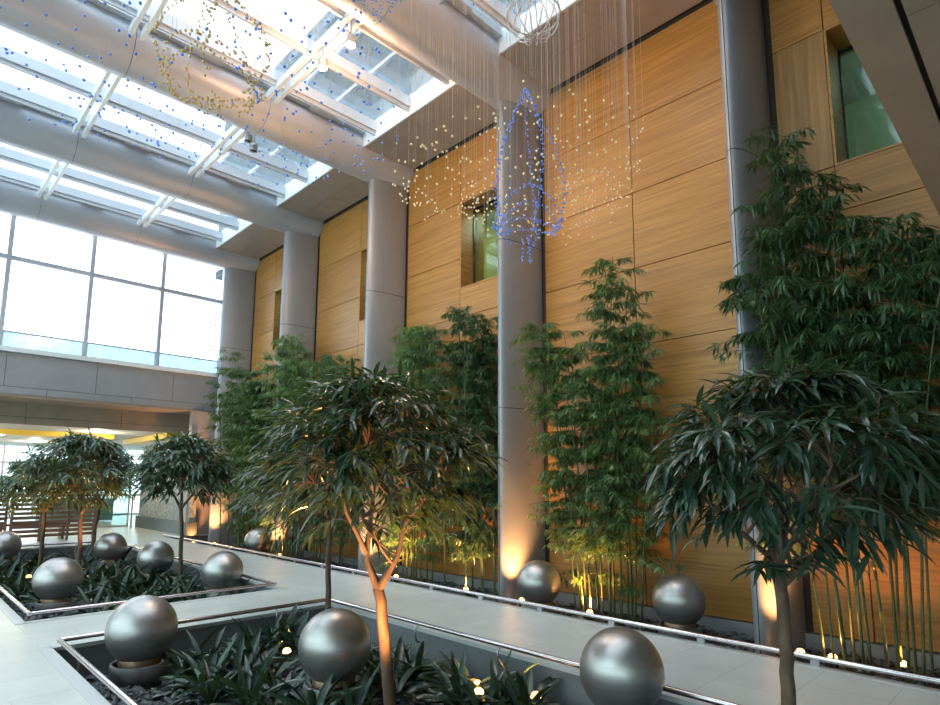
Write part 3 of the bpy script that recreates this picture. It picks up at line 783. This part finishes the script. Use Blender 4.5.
bamboo(5.0, 7.85, 'bamboo clump with two plumes between the nearest two columns', 32,
       [(.0,.62,4.75,-.2,.55),(.1,.5,4.5,-.1,.25),(-.1,.4,4.4,-.3,.7),(.1,.2,4.2,-.1,.1),(-.1,-.05,5.5,-.05,-.25),(.15,-.2,4.9,-.1,-.2),(0,-.4,4.3,-.2,-.45),(.1,.0,3.7,-.2,-.1),(-.1,-.55,3.2,-.2,-.5),(.05,.55,4.2,-.35,.4),(-.05,.3,4.0,-.3,.3),(.1,-.1,4.4,-.3,-.3),(-.15,.1,3.6,-.3,.15),(.1,-.3,3.9,-.3,-.1),(-.1,-.25,5.0,-.15,-.1)],
       'bamboo_leaf', .16, 2.2, .17, .45)
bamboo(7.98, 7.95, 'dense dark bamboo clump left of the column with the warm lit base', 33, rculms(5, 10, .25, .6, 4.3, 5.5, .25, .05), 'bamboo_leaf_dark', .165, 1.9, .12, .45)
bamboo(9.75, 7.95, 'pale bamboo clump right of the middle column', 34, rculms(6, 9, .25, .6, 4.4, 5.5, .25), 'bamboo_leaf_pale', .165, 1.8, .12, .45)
bamboo(12.7, 7.85, 'bamboo clump left of the middle column behind the leaning ficus crown', 35, rculms(7, 9, .25, .7, 4.2, 5.2, .3), 'bamboo_leaf', .18, 1.5, .15, .45)
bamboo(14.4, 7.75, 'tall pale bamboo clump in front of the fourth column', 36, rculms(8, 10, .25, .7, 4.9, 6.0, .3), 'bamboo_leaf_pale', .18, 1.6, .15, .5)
bamboo(16.5, 7.75, 'dark bamboo clump between the two farthest columns', 37, rculms(9, 10, .25, .7, 4.6, 5.4, .3), 'bamboo_leaf', .19, 1.7, .12, .5)
bamboo(17.9, 7.75, 'farthest bamboo clump in front of the end window corner', 38, rculms(10, 9, .25, .7, 4.4, 6.0, .3, .2), 'bamboo_leaf', .19, 1.5, .3, .5)

# ---- strap leaf plants in the planters
def strap_mesh(seed, mat='strap', scale=1.0, nl=15):
    r = R(seed); mb = MB()
    for i in range(nl):
        a = 2*PI*i/nl*1.0 + r.uniform(-.35,.35); el = r.uniform(.45,1.3)
        d = Vector((math.cos(a)*math.cos(el), math.sin(a)*math.cos(el), math.sin(el)))
        leaf(mb, (math.cos(a)*.02, math.sin(a)*.02, .0), d, r.uniform(.36,.58)*scale, r.uniform(.055,.078)*scale, r.uniform(.10,.42), r, 0, .3, 4)
    o = mb.build('strap_leaf_plant', M[mat]); return o
protos = [strap_mesh(100+i, scale=1.0+.08*(i%3), nl=13+i%4) for i in range(6)]
used = [False]*6
rp = R(77)
def plant(x, y, label, group, s=1.0):
    k = rp.randrange(6)
    if used[k]: o = protos[k].copy(); col.objects.link(o)
    else: o = protos[k]; used[k] = True
    o.location = (x, y, BED+.02); o.rotation_euler = (0,0,rp.uniform(0,2*PI)); o.scale = (s,s,s)
    tag(o, label, 'plant', group)
NEARP = {
 'left': [(2.55,6.95),(2.85,6.75),(2.62,6.55),(2.95,6.35),(3.15,6.62),(2.75,6.2),(2.5,6.25),(3.05,6.0)],
 'front': [(2.72,5.75),(2.9,5.45),(2.55,5.4),(2.65,5.05),(2.95,4.95),(2.4,5.85),(2.8,4.7),(3.1,4.55)],
 'back': [(3.6,7.1),(3.85,7.25),(4.1,6.75),(3.75,6.8),(3.35,6.95)],
 'right': [(3.75,5.6),(4.0,5.35),(4.2,5.05),(3.9,5.0),(3.7,4.75),(3.75,5.25)],
 'lamp': [(4.0,4.2),(4.2,3.9),(4.35,3.65),(3.95,3.85),(4.3,4.15),(4.1,3.5)],
}
NLAB = {'left':'strap-leaf plant right of the ball on the drum pedestal, near planter', 'front':'strap-leaf plant left of the middle ball of the near planter, close to the camera',
        'back':'strap-leaf plant at the far rail of the near planter, behind the orange floor lamp', 'right':'strap-leaf plant between the orange lit trunk and the walkway rail, near planter',
        'lamp':'strap-leaf plant by the lit floor lamp left of the nearest ball'}
for kk, l in NEARP.items():
    for (x,y) in l: plant(x, y, NLAB[kk], 'strap-leaf plants of the near planter, '+kk+' patch', rp.uniform(.85,1.1))
yp = strap_mesh(300, 'strap_yellow', 1.0, 8); yp.location = (4.33,4.42,BED+.02)
tag(yp, 'strap-leaf plant with yellowing leaves near the walkway rail of the near planter', 'plant')
r = R(5); FPL = {'edge':[], 'middle':[], 'deep':[]}
def free(x, y, dd=.42): return all((x-a)**2+(y-b)**2 > dd*dd for a,b,_ in BALLS)
for i in range(400):
    x = r.uniform(1.95,4.45); y = r.uniform(9.75,17.6)
    if y < 11.2 and x < 2.5: continue
    if not free(x,y): continue
    key = 'edge' if y < 11.4 else ('middle' if y < 14 else 'deep')
    if any((x-a)**2+(y-b)**2 < .36**2 for l in FPL.values() for a,b in l): continue
    if len(FPL[key]) < {'edge':16,'middle':26,'deep':22}[key]: FPL[key].append((x,y))
FLAB = {'edge':'strap-leaf plant along the near edge of the far planter', 'middle':'strap-leaf plant in the dense middle of the far planter around the slim trunk', 'deep':'strap-leaf plant at the back of the far planter under the small trees'}
for kk, l in FPL.items():
    for (x,y) in l: plant(x, y, FLAB[kk], 'strap-leaf plants of the far planter, '+kk+' patch', rp.uniform(.95,1.2))

# ------------------------------------------------------------------ floor lamps
WARM = (1,.46,.15)
def uplight(x, y, label, energy, aim=(0,0), spot=70, z=BED+.02, rad=.07):
    t = empty('floor_lamp', (x, y, z)); tag(t, label, 'floor lamp', 'warm floor lamps in the beds')
    m = MB(); m.lathe([(0,0),(.05,0),(.055,.02),(.055,.11),(.05,.12),(.044,.12),(.044,.105)], 20); hb = m.build('housing', M['housing'], t)
    m = MB(); m.lathe([(.044,.107),(.048,.13),(.042,.152),(.026,.168),(0,.174)], 18); m.build('lens', M['lens'], t)
    lamp('SPOT', 'lamp_light', (0,0,.19), energy*3.2, WARM, t, rad, (PI-aim[1], aim[0], 0), math.radians(spot), 1.0)
    return t
UL = [(3.5,6.5,'floor lamp glowing orange left of the middle ball, near planter',60,(0,0),90),
      (2.93,3.9,'floor lamp under the orange lit ficus trunk',110,(.12,.1),95),
      (4.12,4.05,'small reddish floor lamp among plants, left of the bright one by the nearest ball',20,(0,0),80),
      (4.42,3.62,'bright white floor lamp among plants just left of the nearest ball',30,(0,0),80),
      (7.75,5.3,'floor lamp at the foot of the two plume bamboo clump',70,(0,0),130),
      (8.0,1.5,'floor lamp by the timber wall at the right edge of the view',16,(0,0),120),
      (7.75,7.95,'floor lamp under the dark bamboo left of the warm lit column',60,(0,0),130),
      (7.1,14.6,'floor lamp at the rail before the far half hidden ball',60,(0,0),80),
      (7.25,19.75,'floor lamp at the far end of the wall bed',45,(0,.3),90),
      (7.72,6.60,'floor lamp washing the column behind the bead sculpture',120,(.05,.22),75),
      (7.72,2.42,'floor lamp washing the nearest column',80,(.05,.22),75),
      (7.72,10.78,'floor lamp washing the middle column',80,(.05,.22),75),
      (7.72,14.96,'floor lamp washing the fourth column',80,(.05,.22),75),
      (7.62,19.0,'floor lamp washing the farthest column',130,(.05,.25),80),
      (3.3,13.6,'floor lamp left of the slim trunk amid the far planter leaves',70,(-.2,0),80),
      (2.35,15.0,'floor lamp under the small trees toward the left edge of the view',70,(0,0),80),
      (7.75,2.1,'floor lamp in the tallest bamboo clump',22,(0,0),130),
      (7.75,10.0,'floor lamp under the pale bamboo right of the middle column',60,(0,0),130)]
for u in UL: uplight(*u)

# ------------------------------------------------------------------ skylight spotlights
def spotlight(x, y, z, label, on):
    t = empty('spotlight', (x, y, z)); tag(t, label, 'spotlight', 'spotlights under the skylight bars')
    m = MB(); m.tube([(0,0,.42),(0,0,.12)], .015, 8); m.tube([(-.09,0,.0),(-.09,0,.12),(.09,0,.12),(.09,0,0)], .01, 6); m.build('yoke', M['lamp_grey'], t)
    m = MB(); m.lathe([(0,.09),(.06,.08),(.075,.0),(.085,-.1),(.078,-.1),(.07,-.06)], 20); sh = m.build('shade', M['lamp_grey'], t)
    m = MB(); m.lathe([(.07,-.07),(.05,-.10),(0,-.115)], 18); m.build('bulb', M['bulb'] if on else M['monitor'], sh)
    if on: lamp('POINT', 'spot_glow', (0,0,-.2), on, (1,.55,.28), t, .08)
spotlight(4.86,7.78,8.97,'lit spotlight nearest the top of the view below the skylight', 85)
spotlight(4.82,8.6,8.97,'lit spotlight just below and left of the brighter one', 50)
spotlight(5.0,11.95,9.12,'small unlit spotlight at the lower edge of the beam behind the gold form', 0)
spotlight(5.25,12.25,9.12,'small unlit spotlight hanging furthest from the beam behind the gold form', 0)
# the lamp row goes on behind the big beam
spotlight(5.05,4.6,9.08,'lit spotlight over the hanging bead sculpture, above the view', 60)

# wire globe
t = empty('wire_globe', (6.4,5.15,8.75)); tag(t, 'open wire globe hanging under the skylight at the top of the view', 'wire globe')
m = MB()
for k in range(6):
    a = PI*k/6
    m.tube([(.4*math.cos(a)*math.cos(p), .4*math.sin(a)*math.cos(p), .4*math.sin(p)) for p in [2*PI*i/28 for i in range(29)]], .008, 5, caps=False)
m.build('wire_cage', M['lamp_grey'], t)
m = MB(); m.tube([(.4*math.cos(p), .4*math.sin(p), 0) for p in [2*PI*i/36 for i in range(37)]], .01, 5, caps=False); m.build('ring', M['lamp_grey'], t)
m = MB(); m.tube([(0,0,.4),(0,0,.6)], .008, 5); m.build('cord', M['lamp_grey'], t)

# ------------------------------------------------------------------ bead sculptures
ICO = None
def bead(mb, p, rad, mat=0):
    global ICO
    if ICO is None:
        f = (1+5**.5)/2; v = [Vector(q).normalized() for q in ((-1,f,0),(1,f,0),(-1,-f,0),(1,-f,0),(0,-1,f),(0,1,f),(0,-1,-f),(0,1,-f),(f,0,-1),(f,0,1),(-f,0,-1),(-f,0,1))]
        ICO = (v, [(0,11,5),(0,5,1),(0,1,7),(0,7,10),(0,10,11),(1,5,9),(5,11,4),(11,10,2),(10,7,6),(7,1,8),(3,9,4),(3,4,2),(3,2,6),(3,6,8),(3,8,9),(4,9,5),(2,4,11),(6,2,10),(8,6,7),(9,8,1)])
    p = Vector(p); mb.add([p+q*rad for q in ICO[0]], ICO[1], mat, True)
def vase_points(r, n, top, bot, rad, jit=.012):
    """tulip outline drawn by lines of beads: petals from the tip to the foot, a ring low down, a short tail"""
    H = top-bot; curves = []
    def q(u): return rad*max(.03, math.sin(PI*(u*.90+.10)**.75))   # u 0 foot .. 1 tip
    for k in range(5):
        a = .35+2*PI*k/5
        curves.append([(q(u)*math.cos(a+.35*u), q(u)*math.sin(a+.35*u), bot+H*(.13+.87*u)) for u in [i/40 for i in range(41)]])
    for (u, am) in ((.10,.05),(.16,.08)):
        curves.append([(q(u+am*math.sin(2*a)*.5)*math.cos(a), q(u)*math.sin(a), bot+H*(.13+.87*(u+am*math.sin(2*a)))) for a in [2*PI*i/40 for i in range(41)]])
    for k in range(3):
        a = 2*PI*k/3; curves.append([(.05*math.cos(a), .05*math.sin(a), bot+H*.15*u) for u in [i/8 for i in range(9)]])
    ln = [sum((Vector(c[i+1])-Vector(c[i])).length for i in range(len(c)-1)) for c in curves]; tot = sum(ln); out = []
    for c, L_ in zip(curves, ln):
        m = max(4, int(n*L_/tot))
        for k in range(m):
            f = (k+r.random()*.6)/m*(len(c)-1); i = min(int(f), len(c)-2)
            p = Vector(c[i]).lerp(Vector(c[i+1]), f-i); out.append((p.x+r.gauss(0,jit), p.y+r.gauss(0,jit), p.z+r.gauss(0,jit)))
    r.shuffle(out)
    return out
def saucer_points(r, n, rad, z, rise, thick):
    out = []
    for k in range(n):
        a = r.uniform(0,2*PI); u = rad*(1-.75*r.random()**1.7)
        lob = 1+.12*math.sin(3*a+1)
        out.append((u*lob*math.cos(a), u*lob*math.sin(a), z + rise*(u/rad)**2 + r.gauss(0,thick)))
    return out
def sculpture(x, y, zc, label, seed, vase, cloud, nv, nc, rv, rc, top=SOF+.1, vrad=.42, crad=1.4, nstr=260, hv=(1.0,-1.15)):
    r = R(seed); t = empty('bead_sculpture', (x, y, zc)); tag(t, label, 'hanging sculpture', 'hanging bead sculptures')
    V = vase_points(r, nv, hv[0], hv[1], vrad); Cc = saucer_points(r, nc, crad, -.28, .16, .1)
    m = MB()
    for p in V: bead(m, p, rv*r.uniform(.85,1.15))
    o = m.build('vase_beads', M[vase], t); o['kind'] = 'stuff'; o['label'] = ('blue' if 'blue' in vase else 'gold')+' beads strung in the outline of a vase'
    m = MB()
    for p in Cc: bead(m, p, rc*r.uniform(.85,1.15))
    o = m.build('cloud_beads', M[cloud], t); o['kind'] = 'stuff'; o['label'] = ('blue' if 'blue' in cloud else 'cream')+' beads strung in a wide saucer cloud'
    m = MB(); al = V+Cc; r.shuffle(al)
    al = Cc[:int(nstr*.75)] + V[:int(nstr*.25)]
    for p in al:
        tz = top
        for by_ in [YB]+COLY:
            dy = p[1]+y-by_
            if abs(dy) < .5: tz = 9.35-math.sqrt(.25-dy*dy)
        m.tube([(p[0],p[1],p[2]), (p[0],p[1],tz-zc)], .0012, 3, caps=False)
    o = m.build('strands', M['strand'], t); o['kind'] = 'stuff'
    m = MB()
    for xx in (-.7, 0, .7): m.tube([(xx, 3.31-y, SOF+.1-zc), (xx, 6.53-y, SOF+.1-zc)], .012, 6)
    m.build('suspension_rods', M['lamp_grey'], t)
    return t
sculpture(5.0,4.15,5.32,'hanging sculpture of blue vase and cream beads before the lit column', 51, 'blue_bead', 'amber_bead', 620, 430, .011, .0138, nstr=190, vrad=.44)
sculpture(1.66,4.72,5.15,'hanging sculpture of gold vase and blue beads below the roof beam at the upper left', 52, 'gold_bead', 'blue_bead', 460, 360, .0115, .0125, crad=1.6, vrad=.45, nstr=70, hv=(.75,-.45))
sculpture(3.45,5.0,8.0,'hanging sculpture whose lowest blue beads show at the top of the view', 53, 'blue_bead', 'amber_bead', 320, 60, .0115, .014, nstr=60, crad=.5, hv=(.9,-1.2))

# ------------------------------------------------------------------ downlights added to brighten the lobby interior
for i, (x,y) in enumerate(((2.9,26.6),(5.2,23.2),(1.2,23.4),(8.5,26),(4.6,31))):
    t = empty('downlight', (x,y,3.36)); tag(t, ['round downlight in the lobby ceiling at the left edge of the view','round downlight in the lobby ceiling above the slatted screens','round downlight in the lobby ceiling left of the screens','round downlight in the lobby ceiling over the rough stone wall','round downlight deepest in the lobby ceiling'][i], 'downlight', 'lobby downlights')
    m = MB(); m.lathe([(.11,0),(.11,-.015),(.085,-.02)], 24); tr_ = m.build('trim_ring', M['white_metal'], t)
    m = MB(); m.lathe([(.086,-.015),(0,-.012)], 24); m.build('lens', M['downlight'], t)
    lamp('POINT', 'downlight_glow', (0,0,-.25), 70, (1,.85,.6), t, .1)

# ------------------------------------------------------------------ daylight
w = bpy.data.worlds.new('overcast_sky'); sc.world = w; w.use_nodes = True
bg = w.node_tree.nodes['Background']; bg.inputs['Color'].default_value = (.90,.955,1.0,1); bg.inputs['Strength'].default_value = 3.4

# ------------------------------------------------------------------ camera
cd = bpy.data.cameras.new('camera'); cam = bpy.data.objects.new('camera', cd); col.objects.link(cam)
cd.sensor_width = 36; cd.lens = 594.718*36/940; cd.shift_y = 48.49/940; cd.clip_start = .05; cd.clip_end = 300
RW = [(.711743,-.702428,.004051),(.098498,.09409,-.990679),(.6955,.705508,.136156)]
mw = Matrix(((RW[0][0],-RW[1][0],-RW[2][0],0),(RW[0][1],-RW[1][1],-RW[2][1],0),(RW[0][2],-RW[1][2],-RW[2][2],1.7),(0,0,0,1)))
cam.matrix_world = mw
sc.camera = cam
vs = sc.view_settings; vs.view_transform = 'Standard'; vs.look = 'None'; vs.gamma = 1.0; vs.use_curve_mapping = False; vs.exposure = .72
cy = sc.cycles; cy.max_bounces = 8; cy.transparent_max_bounces = 12; cy.diffuse_bounces = 4; cy.glossy_bounces = 4; cy.caustics_reflective = False; cy.caustics_refractive = False; cy.sample_clamp_indirect = 6
try: cy.use_denoising = True; cy.denoiser = 'OPENIMAGEDENOISE'
except Exception: pass
